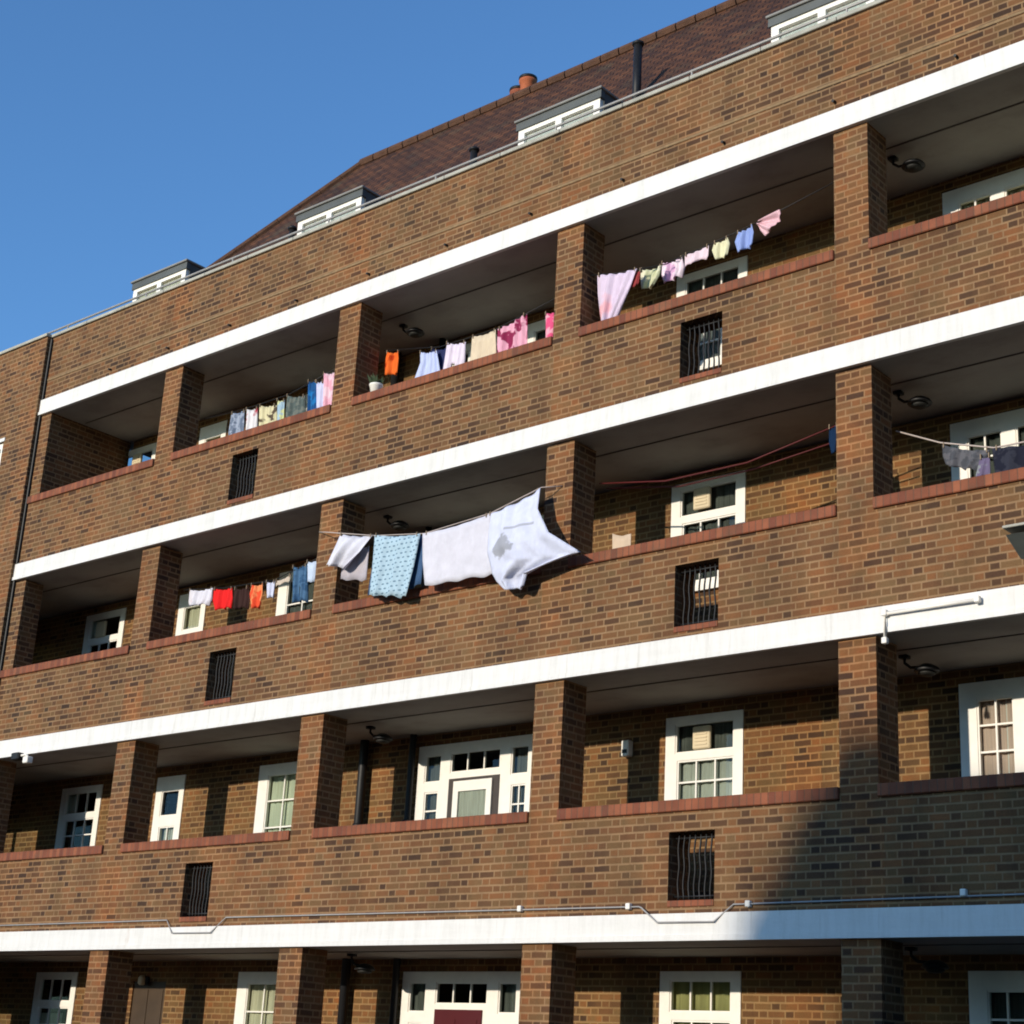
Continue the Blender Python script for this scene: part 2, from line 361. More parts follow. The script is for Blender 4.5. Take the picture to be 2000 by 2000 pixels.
def wW(x0, zc, cur=None, x1=None):
    x1 = x1 or x0+2.15; H(zc, x0, x1, -.14, -1.36); g = []
    xs = [x0+.17, x0+.53, x0+.67, x0+1.48, x0+1.62, x1-.17]
    for a, b in zip(xs[::2], xs[1::2]): g += [(a, b, -1.29, -.30, 2 if b-a < .5 else 3, 4)]
    return window(x0, x1, zc, g, cur)
for zi, zc in enumerate(ZC):
    # bay with the stair-end flat's window
    wA(-3.19, zc, [((-3.0, -2.6, -1.29, -.68), 'cream')] if zi == 0 else [((-3.1, -2.9, -.6, -.2), 'white'), ((-3.0, -2.35, -1.29, -1.0), 'white')], None if zi != 2 and zi != 3 else (-2.78, -.4)) if zi < 3 else wA(-3.19+.25, zc, None, (-2.45, -.36))
    if zi: wN(-.98, zc, [((-.95, -.4, -1.29, -.8), 'lace')] if zi == 1 else [((-.85, -.42, -1.29, -.3), 'cream')])
    H(zc, 1.13, 2.09, -.14, -1.36)
    window(1.13, 2.09, zc, [(1.31, 1.93, -1.29, -.27, 2, 3)], [((1.2, 2.0, -1.34, -.2), ['cream', 'mint', 'shade', 'grey'][zi])])
    wA(7.57, zc, [((7.66, 8.46, -.6, -.2), ['olive', 'shade', 'shade', 'shade'][zi]), ((7.7, 8.45, -1.5, -.62), ['olive', 'lace', 'shade', 'grey'][zi])], {0: None, 1: (8.03, -.385), 2: (7.98, -.36), 3: None}[zi])
    wW(10.9, zc, [((11.0, 12.9, -1.48, -.25), ['shade', 'pink', 'shade', 'cream'][zi])] if zi != 1 else [((11.02, 11.5, -1.48, -.25), 'pink'), ((11.44, 11.62, -1.48, -.25), 'white'), ((11.6, 12.9, -1.48, -.25), 'pink')])
    wA(14.6, zc, [((14.7, 15.5, -1.48, -.2), 'lace')]); wA(18.6, zc, [((18.7, 19.5, -1.48, -.2), 'cream')])
    # entrance screen: side lights, fanlight and door
    H(zc, 3.98, 5.80, -.14, -2.34)
    scr = [(4.09, 4.35, -.58, -.25, 1, 1), (4.11, 4.33, -1.13, -.69, 1, 2), (5.43, 5.69, -.58, -.25, 1, 1), (5.45, 5.67, -1.13, -.69, 2, 2), (4.50, 5.27, -.49, -.25, 3, 1)]
    e = window(3.98, 5.80, zc, scr + [], [((5.4, 5.75, -1.15, -.2), 'shade'), ((4.05, 4.4, -1.15, -.2), 'shade')], zb=-1.2)
    e.name = 'entrance_screen'
    # door leaf in front of the screen's opening
    if zi in (0,):
        bm = B(); box(bm, 4.515, 5.22, BY-.03, BY-.015, zc-2.33, zc-.545, .003)
        for a, b in ((4.58, 4.84), (4.9, 5.16)):
            box(bm, a, b, BY-.036, BY-.0301, zc-1.2, zc-.65)
        mk('door', bm, M_REDD, block)
    else:
        bm = B(); box(bm, 4.50, 5.28, BY-.022, BY-.0145, zc-1.3, zc-.56); mk('door_frame', bm, M_DARKFR, block)
        bm = B(); wall(bm, 4.60, 5.19, zc-1.29, zc-.60, BY-.05, BY-.0225, [(4.68, 5.11, zc-1.28, zc-.72)]); d = mk('door', bm, M_PVC, block)
        bm = B(); box(bm, 4.684, 5.106, BY-.036, BY-.032, zc-1.276, zc-.722); mk('pane', bm, M_GLASS, d)
        bm = B(); n = 40; prev = None
        for k in range(n+1):
            xx = 4.685+.42*k/n; yy = BY-.026-.003*math.sin(k*1.1); v = (bm.verts.new((xx, yy, zc-1.275)), bm.verts.new((xx, yy, zc-.722)))
            if prev: bm.faces.new((prev[0], v[0], v[1], prev[1]))
            prev = v
        mk('curtain', bm, CUR['lace'], d, True)
H(0., -.985, -.30, -.26, -2.34)
bm = B(); box(bm, -.985, -.30, BY+.02, BY+.06, -2.33, -.26)
for a, b in ((-.92, -.67), (-.61, -.36)): box(bm, a, b, BY+.012, BY+.0199, -1.2, -.36); box(bm, a, b, BY+.012, BY+.0199, -2.2, -1.35)
mk('door', bm, M_BROWND, block)
for i, z in enumerate(FL):
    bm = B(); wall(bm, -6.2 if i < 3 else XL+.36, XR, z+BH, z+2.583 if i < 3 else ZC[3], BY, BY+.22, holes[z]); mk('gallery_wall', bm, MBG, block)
bm = B(); box(bm, -6.2, XR, 3.6, 3.7, GZ, ZC[3]); mk('inner_partition', bm, M_CAV, block)
# rain pipes in the galleries
for px, z0, z1, yy in ((3.13, GZ, ZC[3], BY-.10), (3.93, GZ, ZC[3], BY-.08), (10.02, GZ, ZC[3], BY-.08)):
    bm = B(); tube(bm, [(px, yy, z0), (px, yy, z1)], .055 if px < 3.5 else .04, 10)
    z = z0+.6
    while z < z1: lathe(bm, px, yy, [(.068, z), (.068, z+.05)], 10); z += 1.29
    mk('downpipe_or_gap', bm, M_BLACK, block, True)

# ------------------------------------------------------------------ roof, dormers, chimney
RY, RZ, RX, PK = 3.4, 12.72, -.18, 1.35
def rz(y): return RZ-PK*(RY-y)
y0 = -.02+.36; z0 = rz(y0); xe = RX-(RY-y0)
bm = B(); vs = [bm.verts.new(p) for p in ((xe, y0, z0), (XR+.3, y0, z0), (XR+.3, RY, RZ), (RX, RY, RZ), (xe, 2*RY-y0, z0), (XR+.3, 2*RY-y0, z0))]
bm.faces.new((vs[0], vs[1], vs[2], vs[3])); bm.faces.new((vs[0], vs[3], vs[4])); bm.faces.new((vs[3], vs[2], vs[5], vs[4])); bm.faces.new((vs[1], vs[5], vs[2]))
bm.faces.new((vs[0], vs[4], vs[5], vs[1]))
roof = mk('roof', bm, M_TILE, block)
bm = B(); a = Vector((xe, y0, z0)); b = Vector((RX, RY, RZ)); n = 14
for k in range(n): tube(bm, [a.lerp(b, k/n), a.lerp(b, (k+.97)/n)], .075, 8)
xx = RX
while xx < XR: tube(bm, [(xx, RY, RZ+.01), (xx+.31, RY, RZ+.01)], .085, 8); xx += .33
mk('ridge_tiles', bm, M_RIDGE, roof)
DOR = [(-2.86, -1.46), (.97, 2.37), (5.14, 6.56), (8.93, 10.95), (14.0, 15.4)]
for i, (a, b) in enumerate(DOR):
    yf = 1.2; top = 10.40
    bm = B(); box(bm, a+.03, b-.03, yf+.06, 2.6, 9.2, top)
    d = mk('dormer', bm, M_LEAD, block)
    bm = B(); box(bm, a, b, yf-.05, 2.65, top+.001, top+.036, .008); mk('dormer_roof', bm, M_LEADE, d)
    bm = B(); box(bm, a+.02, b-.02, yf-.02, yf+.059, top-.11, top); mk('fascia', bm, M_LEAD, d)
    bm = B(); k = 3 if b-a > 1.5 else 2; lx = [(a+.10+(b-a-.2)*q/k, a+.10+(b-a-.2)*(q+1)/k) for q in range(k)]
    wall(bm, a+.05, b-.05, 9.25, top-.111, yf, yf+.058, [(p+.05, q-.05, 9.4, top-.17) for p, q in lx])
    wnd = mk('window', bm, M_PVC, d)
    bm = B(); box(bm, a+.12, b-.12, yf+.03, yf+.04, 9.38, top-.19); mk('pane', bm, M_GLASS, wnd)
    bm = B(); box(bm, a+.10, b-.10, yf+.052, yf+.0585, 9.3, top-.16); mk('blind', bm, CUR['white' if i > 0 else 'cream'], wnd)
# roof hatch-like box pieces and soil vent pipes
for px, py, top, r in ((6.65, 1.75, 11.3, .055), (4.02, 1.62, 10.62, .05), (.55, 1.5, 10.45, .05)):
    bm = B(); tube(bm, [(px, py, rz(py)-.3), (px, py, top)], r, 10); lathe(bm, px, py, [(r+.02, top), (r+.025, top+.03), (r, top+.05)], 10); mk('vent_pipe', bm, M_BLACK, block, True)
ch = thing('chimney', None, None, (1.1, 4.6, 12.6))
ch.parent = block; ch.matrix_parent_inverse = Matrix.Translation(block.location).inverted()
def chz(): return None
bm = B(); box(bm, 1.3, 2.6, 4.3, 5.1, 11.0, 13.47); mk('stack', bm, MB, ch)
bm = B(); box(bm, 1.23, 2.67, 4.23, 5.17, 13.471, 13.54, .01); mk('stack_cap', bm, M_LEAD, ch)
for (cx, cy, h, m) in ((2.06, 4.6, .24, M_CLAY2), (2.34, 4.5, .30, M_TERRA)):
    bm = B(); lathe(bm, cx, cy, [(.13, 13.541), (.145, 13.60), (.115, 13.64), (.12, 13.54+h), (.145, 13.57+h), (.145, 13.61+h)], 16); p = mk('chimney_pot', bm, m, ch, True)
    bm = B(); lathe(bm, cx, cy, [(.10, 13.611+h), (.15, 13.62+h), (.15, 13.66+h), (.03, 13.69+h)], 16); mk('cowl', bm, M_BLACK, ch, True)

# ------------------------------------------------------------------ lamps, conduits, boxes
def gallery_lamp(x, y, z, label):
    o = thing('gallery_lamp', label, 'lamp', (x, y, z), 'lamps under the gallery ceilings')
    bm = B(); box(bm, x-.04, x+.04, y-.04, y+.04, z-.03, z-.001); tube(bm, [(x, y, z-.03), (x, y, z-.07), (x+.06, y, z-.12), (x+.18, y, z-.13)], .014, 8); mk('bracket', bm, M_BLACK, o, True)
    bm = B(); lathe(bm, x+.22, y, [(.05, z-.11), (.10, z-.14), (.12, z-.17), (.11, z-.18)], 18); mk('shade', bm, M_BLACK, o, True)
    bm = B(); lathe(bm, x+.22, y, [(.08, z-.1805), (.08, z-.20), (.05, z-.215)], 16); mk('diffuser', bm, plain('lamp_lens', (.02, .02, .018), .6), o, True)
nm = {0: 'lowest', 1: 'second', 2: 'third', 3: 'top'}
for i, z in enumerate(ZC):
    if i < 3 or True:
        gallery_lamp(3.80, .78, z, f'black ceiling lamp beside the second pillar on the {nm[i]} gallery in view')
        gallery_lamp(10.72, .74, z, f'black ceiling lamp beside the right pillar on the {nm[i]} gallery in view')
M_COND = plain('grey_pvc', (.33, .32, .31), .6)
def conduit(pts, label, r=.011, boxes=(), m=None):
    o = thing('cable_conduit', label, 'conduit', pts[0])
    bm = B(); tube(bm, pts, r, 8); mk('conduit_run', bm, m or M_PVC, o, True)
    for bx in boxes:
        bm = B(); box(bm, bx[0]-.025, bx[0]+.025, bx[1]-.03, bx[1]+.02, bx[2]-.028, bx[2]+.028, .006); mk('junction_box', bm, M_PVC, o)
    return o
conduit([(-2.8, -.018, .33), (1.45, -.018, .33), (1.62, -.06, .175), (2.32, -.06, .17), (2.52, -.018, .34), (8.36, -.018, .315), (8.42, -.06, .30), (8.60, -.06, .165), (9.22, -.06, .16), (9.40, -.018, .31), (20, -.018, .345)],
        'thin grey cable conduit running along the top of the lowest white band', .0075, [(6.93, -.02, .33), (8.25, -.02, .32), (9.56, -.02, .31), (11.6, -.02, .345)], M_COND)
conduit([(10.97, -.075, 2.52), (10.97, -.075, 2.745), (11.84, -.075, 2.745)], 'short white elbowed conduit on the third white band at the right', .017, [(10.97, -.075, 2.50), (10.97, -.07, 2.75), (11.84, -.08, 2.745)])
# security lights
def flood(loc, label, s=1., ang=0):
    o = thing('security_light', label, 'light', loc); x, y, z = loc
    bm = B(); box(bm, x-.05*s, x+.05*s, y+.12*s, y+.2*s, z-.08*s, z+.08*s, .006); tube(bm, [(x, y+.12*s, z), (x, y, z)], .018*s); mk('bracket', bm, M_PVC, o)
    bm = B(); vs = [bm.verts.new((x+a*s, y+b*s, z+c*s)) for a, b, c in ((-.2, -.02, .10), (.2, -.02, .10), (.2, -.30, .06), (-.2, -.30, .06), (-.14, -.0, -.06), (.14, -.0, -.06), (.14, -.20, -.10), (-.14, -.20, -.10))]
    for q in ((0, 1, 2, 3), (7, 6, 5, 4), (0, 4, 5, 1), (1, 5, 6, 2), (2, 6, 7, 3), (3, 7, 4, 0)): bm.faces.new([vs[k] for k in q])
    mk('housing', bm, plain('grey_housing', (.05, .055, .05), .4), o)
    bm = B(); vs = [(x-.215*s, x+.215*s, y-.32*s, y+.0, z+.105*s, z+.125*s)]; box(bm, *vs[0], .004); mk('top_plate', bm, M_CONC, o)
    return o
flood((12.55, -.20, 3.03), 'grey security light on the brickwork at the right edge of the picture', 1.15)
def camera_like():
    o = thing('wall_light', 'small black and white light fixed below the third white band at the left', 'light', (-1.85, -.1, 2.6))
    bm = B(); box(bm, -2.15, -1.98, -.16, -.055, 2.50, 2.60, .015); mk('housing', bm, M_BLACK, o)
    bm = B(); tube(bm, [(-1.98, -.1, 2.56), (-1.86, -.1, 2.56), (-1.82, -.1, 2.50)], .018); box(bm, -1.87, -1.76, -.15, -.055, 2.44, 2.53, .01); mk('bracket', bm, M_PVC, o)
camera_like()
o = thing('alarm_box', 'small white box on the wall left of the fan window, second gallery up', 'box', (7.08, 1.4, 2.08))
bm = B(); box(bm, 7.04, 7.14, 1.36, 1.449, 2.07, 2.24, .01); mk('casing', bm, M_PVC, o)
bm = B(); box(bm, 7.06, 7.12, 1.352, 1.3595, 2.10, 2.14); mk('sensor', bm, M_BLACK, o)
o = thing('door_light', 'small pale light over the brown door in the lowest gallery', 'light', (-.72, 1.4, -.25))
bm = B(); box(bm, -.80, -.64, 1.40, 1.449, -.30, -.20, .01); mk('base', bm, M_BLACK, o)
bm = B(); lathe(bm, -.72, 1.38, [(.03, -.31), (.05, -.29), (.05, -.22), (.03, -.19)], 12); mk('diffuser', bm, M_BEIGE, o, True)

# ------------------------------------------------------------------ washing
def cloth_mat(name, c, pat=None, c2=(0, 0, 0), scale=14., thr=.5):
    t = NT(name, .9); x = t.xyz(); n = t.mr(t.noise(t.pos, 9., 4), .3, .7, .92, 1.05)
    base = t.mix(1., tuple(c), t.comb(n, n, n), 'MULTIPLY')
    if pat == 'blot':
        f = t.mr(t.noise(t.comb(x[0], 0., x[2]), scale, 2), thr-.03, thr+.03); base = t.mix(f, base, tuple(c2))
    if pat == 'print':     # rows of little marks
        u = t.math('MULTIPLY', x[0], scale); v = t.math('MULTIPLY', x[2], scale*1.25)
        row = t.math('FLOOR', v); u = t.math('ADD', u, t.math('MULTIPLY', t.math('MODULO', t.math('ABSOLUTE', row), 2.), .5))
        fu = t.math('ABSOLUTE', t.math('SUBTRACT', t.math('FRACT', u), .5)); fv = t.math('ABSOLUTE', t.math('SUBTRACT', t.math('FRACT', v), .5))
        r = t.math('ADD', t.math('MULTIPLY', fu, fu), t.math('MULTIPLY', t.math('MULTIPLY', fv, fv), 2.2))
        nz = t.math('MULTIPLY', t.noise(t.pos, 40., 2), .10)
        f = t.mr(t.math('ADD', r, nz), .10, .15, 1., 0.); base = t.mix(t.math('MULTIPLY', f, .8), base, tuple(c2))
    if pat == 'patch':     # one grey printed figure and a thin line above it
        dx = t.math('DIVIDE', t.math('SUBTRACT', x[0], 6.64), .17); dz = t.math('DIVIDE', t.math('SUBTRACT', x[2], 4.02), .12)
        r = t.math('ADD', t.math('MULTIPLY', dx, dx), t.math('MULTIPLY', dz, dz)); r = t.math('ADD', r, t.mr(t.noise(t.pos, 9., 3), .3, .7, -.6, .6))
        base = t.mix(t.mr(r, .7, 1.1, .85, 0.), base, tuple(c2))
        l = t.math('ABSOLUTE', t.math('SUBTRACT', x[2], 4.22)); inx = t.math('LESS_THAN', t.math('ABSOLUTE', t.math('SUBTRACT', x[0], 6.86)), .2)
        base = t.mix(t.math('MULTIPLY', inx, t.mr(l, .008, .02, .7, 0.)), base, tuple(c2))
    t.col(base); t.b.inputs['Specular IOR Level'].default_value = .1
    # thin cloth lets some light through
    tl = t.n.new('ShaderNodeBsdfTranslucent'); t.l.new(base, tl.inputs[0]); mx = t.n.new('ShaderNodeMixShader'); mx.inputs[0].default_value = .16
    t.l.new(t.b.outputs[0], mx.inputs[1]); t.l.new(tl.outputs[0], mx.inputs[2]); t.l.new(mx.outputs[0], t.n['Material Output'].inputs[0])
    t.bump(t.noise(t.comb(t.math('MULTIPLY', x[0], 3.), x[1], x[2]), 9., 4), .02, .6)
    return t.m
def cloth(name, label, cat, rows, y0, mat, amp=.02, waves=3., ph=0., billow=0., group='washing hung along the galleries', nu=26, nv=5, pegs=True, splits=None):
    """rows: from top to bottom ((xl,zl[,dy]),(xr,zr[,dy])); cloth is woven between them."""
    bm = B(); grid = []; L = len(rows)-1; NV = nv*L
    for j in range(NV+1):
        f = j/NV*L; i = min(int(f), L-1); s = f-i; v = j/NV
        def P(k):
            a, b = rows[i][k], rows[i+1][k]; a = (*a, 0.)[:3]; b = (*b, 0.)[:3]
            return [a[q]*(1-s)+b[q]*s for q in range(3)]
        l, r = P(0), P(1); ln = []
        for k in range(nu+1):
            u = k/nu; X, Z, D = [l[q]*(1-u)+r[q]*u for q in range(3)]
            sag = -.025*math.sin(math.pi*u)*(1-v)
            y = y0+D+amp*(.25+.75*v)*math.sin(2*math.pi*waves*u+ph+v*.8)+.4*amp*math.sin(2*math.pi*waves*2.3*u+ph*2+v*2)+billow*math.sin(math.pi*u)*math.sin(math.pi*min(1, v*1.15))
            hem = .012*math.sin(2*math.pi*waves*1.3*u+ph)*v
            ln.append(bm.verts.new((X, y, Z+sag+hem)))
        grid.append(ln)
    for a, b in zip(grid, grid[1:]):
        for k in range(nu):
            if splits and any(abs((k+.5)/nu-s) < .5/nu+w_ and grid.index(a)/NV > v0 for s, w_, v0 in splits): continue
            bm.faces.new((a[k], a[k+1], b[k+1], b[k]))
    o = mk(name, bm, mat, None, True); md = o.modifiers.new('thick', 'SOLIDIFY'); md.thickness = .006
    tag(o, label, cat, group)
    if pegs:
        for u in (.06, .94):
            X = rows[0][0][0]*(1-u)+rows[0][1][0]*u; Z = rows[0][0][1]*(1-u)+rows[0][1][1]*u
            bm = B(); box(bm, X-.005, X+.005, y0-.014, y0+.014, Z-.03, Z+.02); p = mk('peg', bm, M_PEG, None); p.parent = o
    return o
M_PEG = plain('peg_wood', (.22, .16, .10), .6)
def Q(x0, x1, zt, zb, dx=0., dz=0.): return [((x0, zt), (x1, zt+dz)), ((x0+dx, zb), (x1+dx, zb+dz))]
def line(name, pts, label, m=None, r=.006):
    bm = B(); tube(bm, pts, r, 6); return tag(mk(name, bm, m or M_BLACK, None, True), label, 'washing line', 'washing lines')
M_LINE = plain('line_pale', (.45, .38, .34), .6); M_LINER = plain('line_red', (.09, .012, .012), .6)
YI = .45
C = cloth_mat
# top gallery, second bay
cloth('shirt', 'blue-grey shirt next to a small cream-framed window, leftmost of the top gallery washing', 'clothing', [((.96, 7.08), (1.24, 7.05)), ((.92, 6.8), (1.27, 6.78)), ((.96, 6.55), (1.25, 6.55))], YI, C('cl1', (.16, .20, .28), 'blot', (.35, .4, .5), 12), .03, 2)
cloth('towel', 'white and crimson towel beside a blue-grey shirt on the top gallery', 'towel', Q(1.26, 1.50, 7.07, 6.6, .03, -.04), YI, C('cl2', (.78, .76, .78), 'blot', (.45, .03, .06), 4.5, .56), .025, 2, 1)
cloth('pillowcase', 'cream patterned pillowcase between a crimson-marked towel and a pale blue top', 'linen', Q(1.53, 1.86, 7.06, 6.62, .04, -.07), YI, C('cl3', (.72, .66, .42), 'blot', (.12, .09, .06), 9, .58), .03, 2, 2)
cloth('top', 'pale blue top next to the cream patterned pillowcase', 'clothing', Q(1.88, 2.03, 7.06, 6.65, .03, -.04), YI, C('cl4', (.38, .52, .62), 'blot', (.65, .68, .35), 8, .5), .02, 1, .5)
cloth('jumper', 'dark grey-green jumper left of the bright blue towel', 'clothing', [((2.06, 7.08), (2.42, 6.99)), ((2.06, 6.85), (2.44, 6.8)), ((2.1, 6.6), (2.46, 6.58))], YI, C('cl5', (.10, .13, .125), 'blot', (.17, .19, .17), 12), .03, 2, 1.4)
cloth('towel', 'bright blue towel beside the pink one near the second pillar', 'towel', Q(2.46, 2.62, 7.19, 6.6, .05, -.04), YI, C('cl6', (.02, .20, .50), 'blot', (.02, .10, .28), 7), .02, 2, 2)
cloth('towel', 'pale lilac towel between the bright blue and the pink ones', 'towel', Q(2.63, 2.76, 7.14, 6.6, .05, -.03), YI-.01, C('cl7', (.62, .64, .85)), .02, 1, 0)
cloth('towel', 'pale pink towel hanging tight against the second pillar', 'towel', Q(2.76, 3.02, 7.22, 6.6, .05, -.05), YI-.02, C('cl8', (.80, .42, .52), 'blot', (.85, .6, .68), 6), .025, 2, .7)
line('washing_line', [(.375, YI, 7.12), (1.3, YI, 7.07), (2.1, YI, 7.08), (3.455, YI, 7.32)], 'thin line carrying the mixed washing in the second bay of the top gallery')
# top gallery, third bay
cloth('vest', 'bright orange vest hanging by the second pillar', 'clothing', [((3.88, 7.24), (4.10, 7.19)), ((3.84, 7.12), (4.13, 7.07)), ((3.86, 6.92), (4.13, 6.88))], YI, C('cl9', (.85, .17, .03), 'blot', (.5, .05, .01), 5, .62), .03, 1.5, 1)
cloth('dress', 'pale lilac-blue dress hanging between the orange vest and white leggings', 'clothing', [((4.46, 7.09), (4.76, 7.03)), ((4.47, 6.95), (4.80, 6.9)), ((4.36, 6.70), (4.87, 6.64)), ((4.34, 6.5), (4.89, 6.48))], YI, C('cl10', (.55, .62, .88)), .03, 2.5, .4)
cloth('t_shirt', 'navy T-shirt half hidden behind the lilac-blue dress', 'clothing', [((4.60, 7.12), (4.93, 7.06)), ((4.55, 6.98), (4.97, 6.92)), ((4.62, 6.62), (4.93, 6.58))], YI+.05, C('cl10b', (.03, .04, .12)), .02, 2, 1)
cloth('leggings', 'white and lilac leggings between the lilac-blue dress and the cream towel', 'clothing', [((4.9, 7.10), (5.22, 7.03)), ((4.88, 6.9), (5.22, 6.85)), ((4.86, 6.72), (5.2, 6.68)), ((4.84, 6.5), (5.22, 6.48))], YI, C('cl11', (.78, .70, .82)), .025, 2, 1.2, splits=[(.45, .06, .4)])
cloth('towel', 'large plain cream towel on the top gallery', 'towel', [((5.32, 7.07), (5.70, 7.06)), ((5.30, 6.55), (5.74, 6.55))], YI, C('cl12', (.72, .60, .44)), .014, 2, .4)
cloth('sheet', 'pink sheet with dark crimson blotches beside the cream towel', 'linen', [((5.73, 7.06), (6.15, 7.15)), ((5.73, 6.85), (6.17, 6.9)), ((5.76, 6.55), (6.20, 6.55))], YI, C('cl13', (.82, .42, .54), 'blot', (.28, .03, .09), 7, .53), .035, 2, 2.2)
cloth('top', 'hot pink top half hidden behind the third pillar', 'clothing', Q(6.44, 6.75, 7.07, 6.66, .02, -.03), YI, C('cl14', (.75, .10, .24), 'blot', (.85, .4, .5), 8), .03, 1.5, .8)
line('washing_line', [(3.83, YI, 7.27), (4.8, YI, 7.07), (5.7, YI, 7.07), (6.96, YI, 7.28)], 'thin line carrying the pink and cream washing in the third bay of the top gallery')
o = thing('plant_pot', 'white plant pot on the tiled coping under the orange vest', 'pot', (3.98, .2, 6.468))
bm = B(); lathe(bm, 4.03, .18, [(.05, 6.469), (.075, 6.63), (.085, 6.64), (.085, 6.66)], 16); mk('pot', bm, M_PVC, o, True)
bm = B()
for k in range(26):
    a = random.random()*6.28; r = random.random()*.07; h = random.uniform(.04, .16); cx, cy = 4.03+r*math.cos(a), .18+r*math.sin(a)
    d = Vector((math.cos(a), math.sin(a), 0))*.05; p = [bm.verts.new((cx, cy, 6.65)), bm.verts.new(Vector((cx+.015, cy, 6.65+h*.6))+d*.5), bm.verts.new(Vector((cx, cy, 6.65+h))+d), bm.verts.new(Vector((cx-.015, cy, 6.65+h*.6))+d*.5)]
    bm.faces.new(p)
mk('foliage', bm, plain('leaf', (.03, .05, .02), .7), o)
# top gallery, fourth bay
cloth('scarf', 'big pale pink triangular cloth drooping to the coping right of the third pillar', 'cloth', [((7.42, 7.15), (7.98, 7.06)), ((7.43, 6.92), (7.90, 6.88)), ((7.46, 6.70), (7.78, 6.68)), ((7.50, 6.50), (7.68, 6.49))], .15, C('cl15', (.72, .60, .74), 'blot', (.82, .45, .5), 2.2, .6), .035, 2, .3)
cloth('sock_set', 'dark red strip of cloth beside the triangular pink one', 'cloth', [((7.93, 7.05), (8.01, 7.05)), ((7.88, 6.86), (7.98, 6.88))], .17, C('cl15b', (.35, .06, .06)), .01, 1, .3).name = 'cloth_strip'
cloth('baby_shirt', 'cream baby top between two pink ones on the top line', 'clothing', [((7.90, 7.14), (8.18, 7.11)), ((7.90, 7.02), (8.16, 6.99)), ((7.91, 6.90), (8.08, 6.88))], .31, C('cl16', (.78, .75, .55), 'blot', (.6, .62, .4), 9), .03, 1.5, 2)
cloth('baby_shirt', 'lilac-pink patterned baby top beside the left cream one', 'clothing', [((8.07, 7.23), (8.35, 7.22)), ((8.06, 7.1), (8.37, 7.1)), ((8.1, 6.97), (8.33, 7.0))], YI, C('cl17', (.72, .45, .66), 'blot', (.85, .72, .8), 8), .03, 2, 1)
cloth('baby_romper', 'very pale pink vest right of the lilac-pink patterned top', 'clothing', [((8.38, 7.24), (8.69, 7.26)), ((8.37, 7.10), (8.70, 7.12))], YI, C('cl18', (.82, .66, .74)), .02, 1.5, 0)
cloth('baby_shirt', 'yellow-cream baby top left of the blue one', 'clothing', [((8.76, 7.27), (8.93, 7.28)), ((8.73, 7.18), (8.96, 7.19)), ((8.77, 7.06), (8.93, 7.06))], YI, C('cl19', (.76, .74, .5)), .02, 1.5, 2)
cloth('baby_shirt', 'blue baby top left of the cloth blown sideways', 'clothing', [((9.05, 7.30), (9.24, 7.33)), ((9.01, 7.2), (9.27, 7.22)), ((9.05, 7.06), (9.25, 7.08))], YI, C('cl20', (.30, .40, .75)), .03, 1.5, 1)
cloth('baby_sock', 'pale pink cloth blown sideways at the right end of the top line', 'cloth', [((9.29, 7.34), (9.31, 7.35)), ((9.32, 7.24), (9.44, 7.37)), ((9.38, 7.15), (9.58, 7.39)), ((9.43, 7.17), (9.60, 7.33))], YI, C('cl21', (.80, .52, .58)), .03, 1.5, 1, pegs=False).name = 'blown_cloth'
line('washing_line', [(7.333, .15, 7.17), (7.7, .15, 7.09), (7.98, .17, 7.06), (8.2, .36, 7.14), (8.4, YI, 7.24), (8.6, YI, 7.25), (9.3, YI, 7.34), (10.465, YI, 7.56)], 'thin line carrying the row of baby clothes in the fourth bay of the top gallery')
# middle gallery, second bay
cloth('vest', 'white vest at the left end of the red and blue washing', 'clothing', [((.50, 4.66), (1.0, 4.61)), ((.50, 4.5), (.98, 4.46)), ((.52, 4.44), (.92, 4.4))], YI, C('cl22', (.75, .74, .82), 'blot', (.7, .4, .5), 6, .62), .03, 2, 1)
cloth('t_shirt', 'bright red T-shirt next to the white vest', 'clothing', [((1.02, 4.60), (1.40, 4.55)), ((1.0, 4.45), (1.43, 4.42)), ((1.06, 4.30), (1.41, 4.28))], YI, C('cl23', (.80, .025, .025)), .03, 2, 0)
cloth('t_shirt', 'dark maroon T-shirt between the red and the orange ones', 'clothing', [((1.44, 4.54), (1.70, 4.52)), ((1.43, 4.4), (1.73, 4.36)), ((1.46, 4.26), (1.73, 4.24))], YI, C('cl24', (.05, .025, .022)), .03, 2, 2)
cloth('t_shirt', 'orange-red T-shirt between the maroon one and a pale lilac top', 'clothing', [((1.76, 4.54), (2.0, 4.52)), ((1.73, 4.42), (2.03, 4.38)), ((1.8, 4.22), (2.0, 4.20))], YI, C('cl25', (.80, .10, .04), 'blot', (.85, .3, .12), 7), .03, 1.5, 1)
cloth('top', 'small pale lilac top beside the orange-red T-shirt', 'clothing', Q(2.05, 2.21, 4.54, 4.32, .02, -.02), YI, C('cl26', (.66, .68, .82)), .02, 1.5, 0)
cloth('towel', 'narrow cream towel folded over the line', 'towel', Q(2.23, 2.50, 4.52, 4.44, .0, .04), YI, C('cl27', (.62, .52, .42)), .01, 1.5, 0)
cloth('jeans', 'blue denim trousers hanging left of the second pillar', 'clothing', [((2.52, 4.66), (2.78, 4.64)), ((2.53, 4.45), (2.81, 4.43)), ((2.56, 4.18), (2.83, 4.17))], YI, C('cl28', (.045, .11, .22), 'blot', (.08, .17, .30), 10), .03, 2, 1, splits=[(.5, .03, .5)])
cloth('pillowcase', 'pale blue pillowcase tucked against the second pillar', 'linen', Q(2.80, 3.0, 4.68, 4.40, .03, -.02), YI-.02, C('cl29', (.58, .68, .84)), .02, 1, .5)
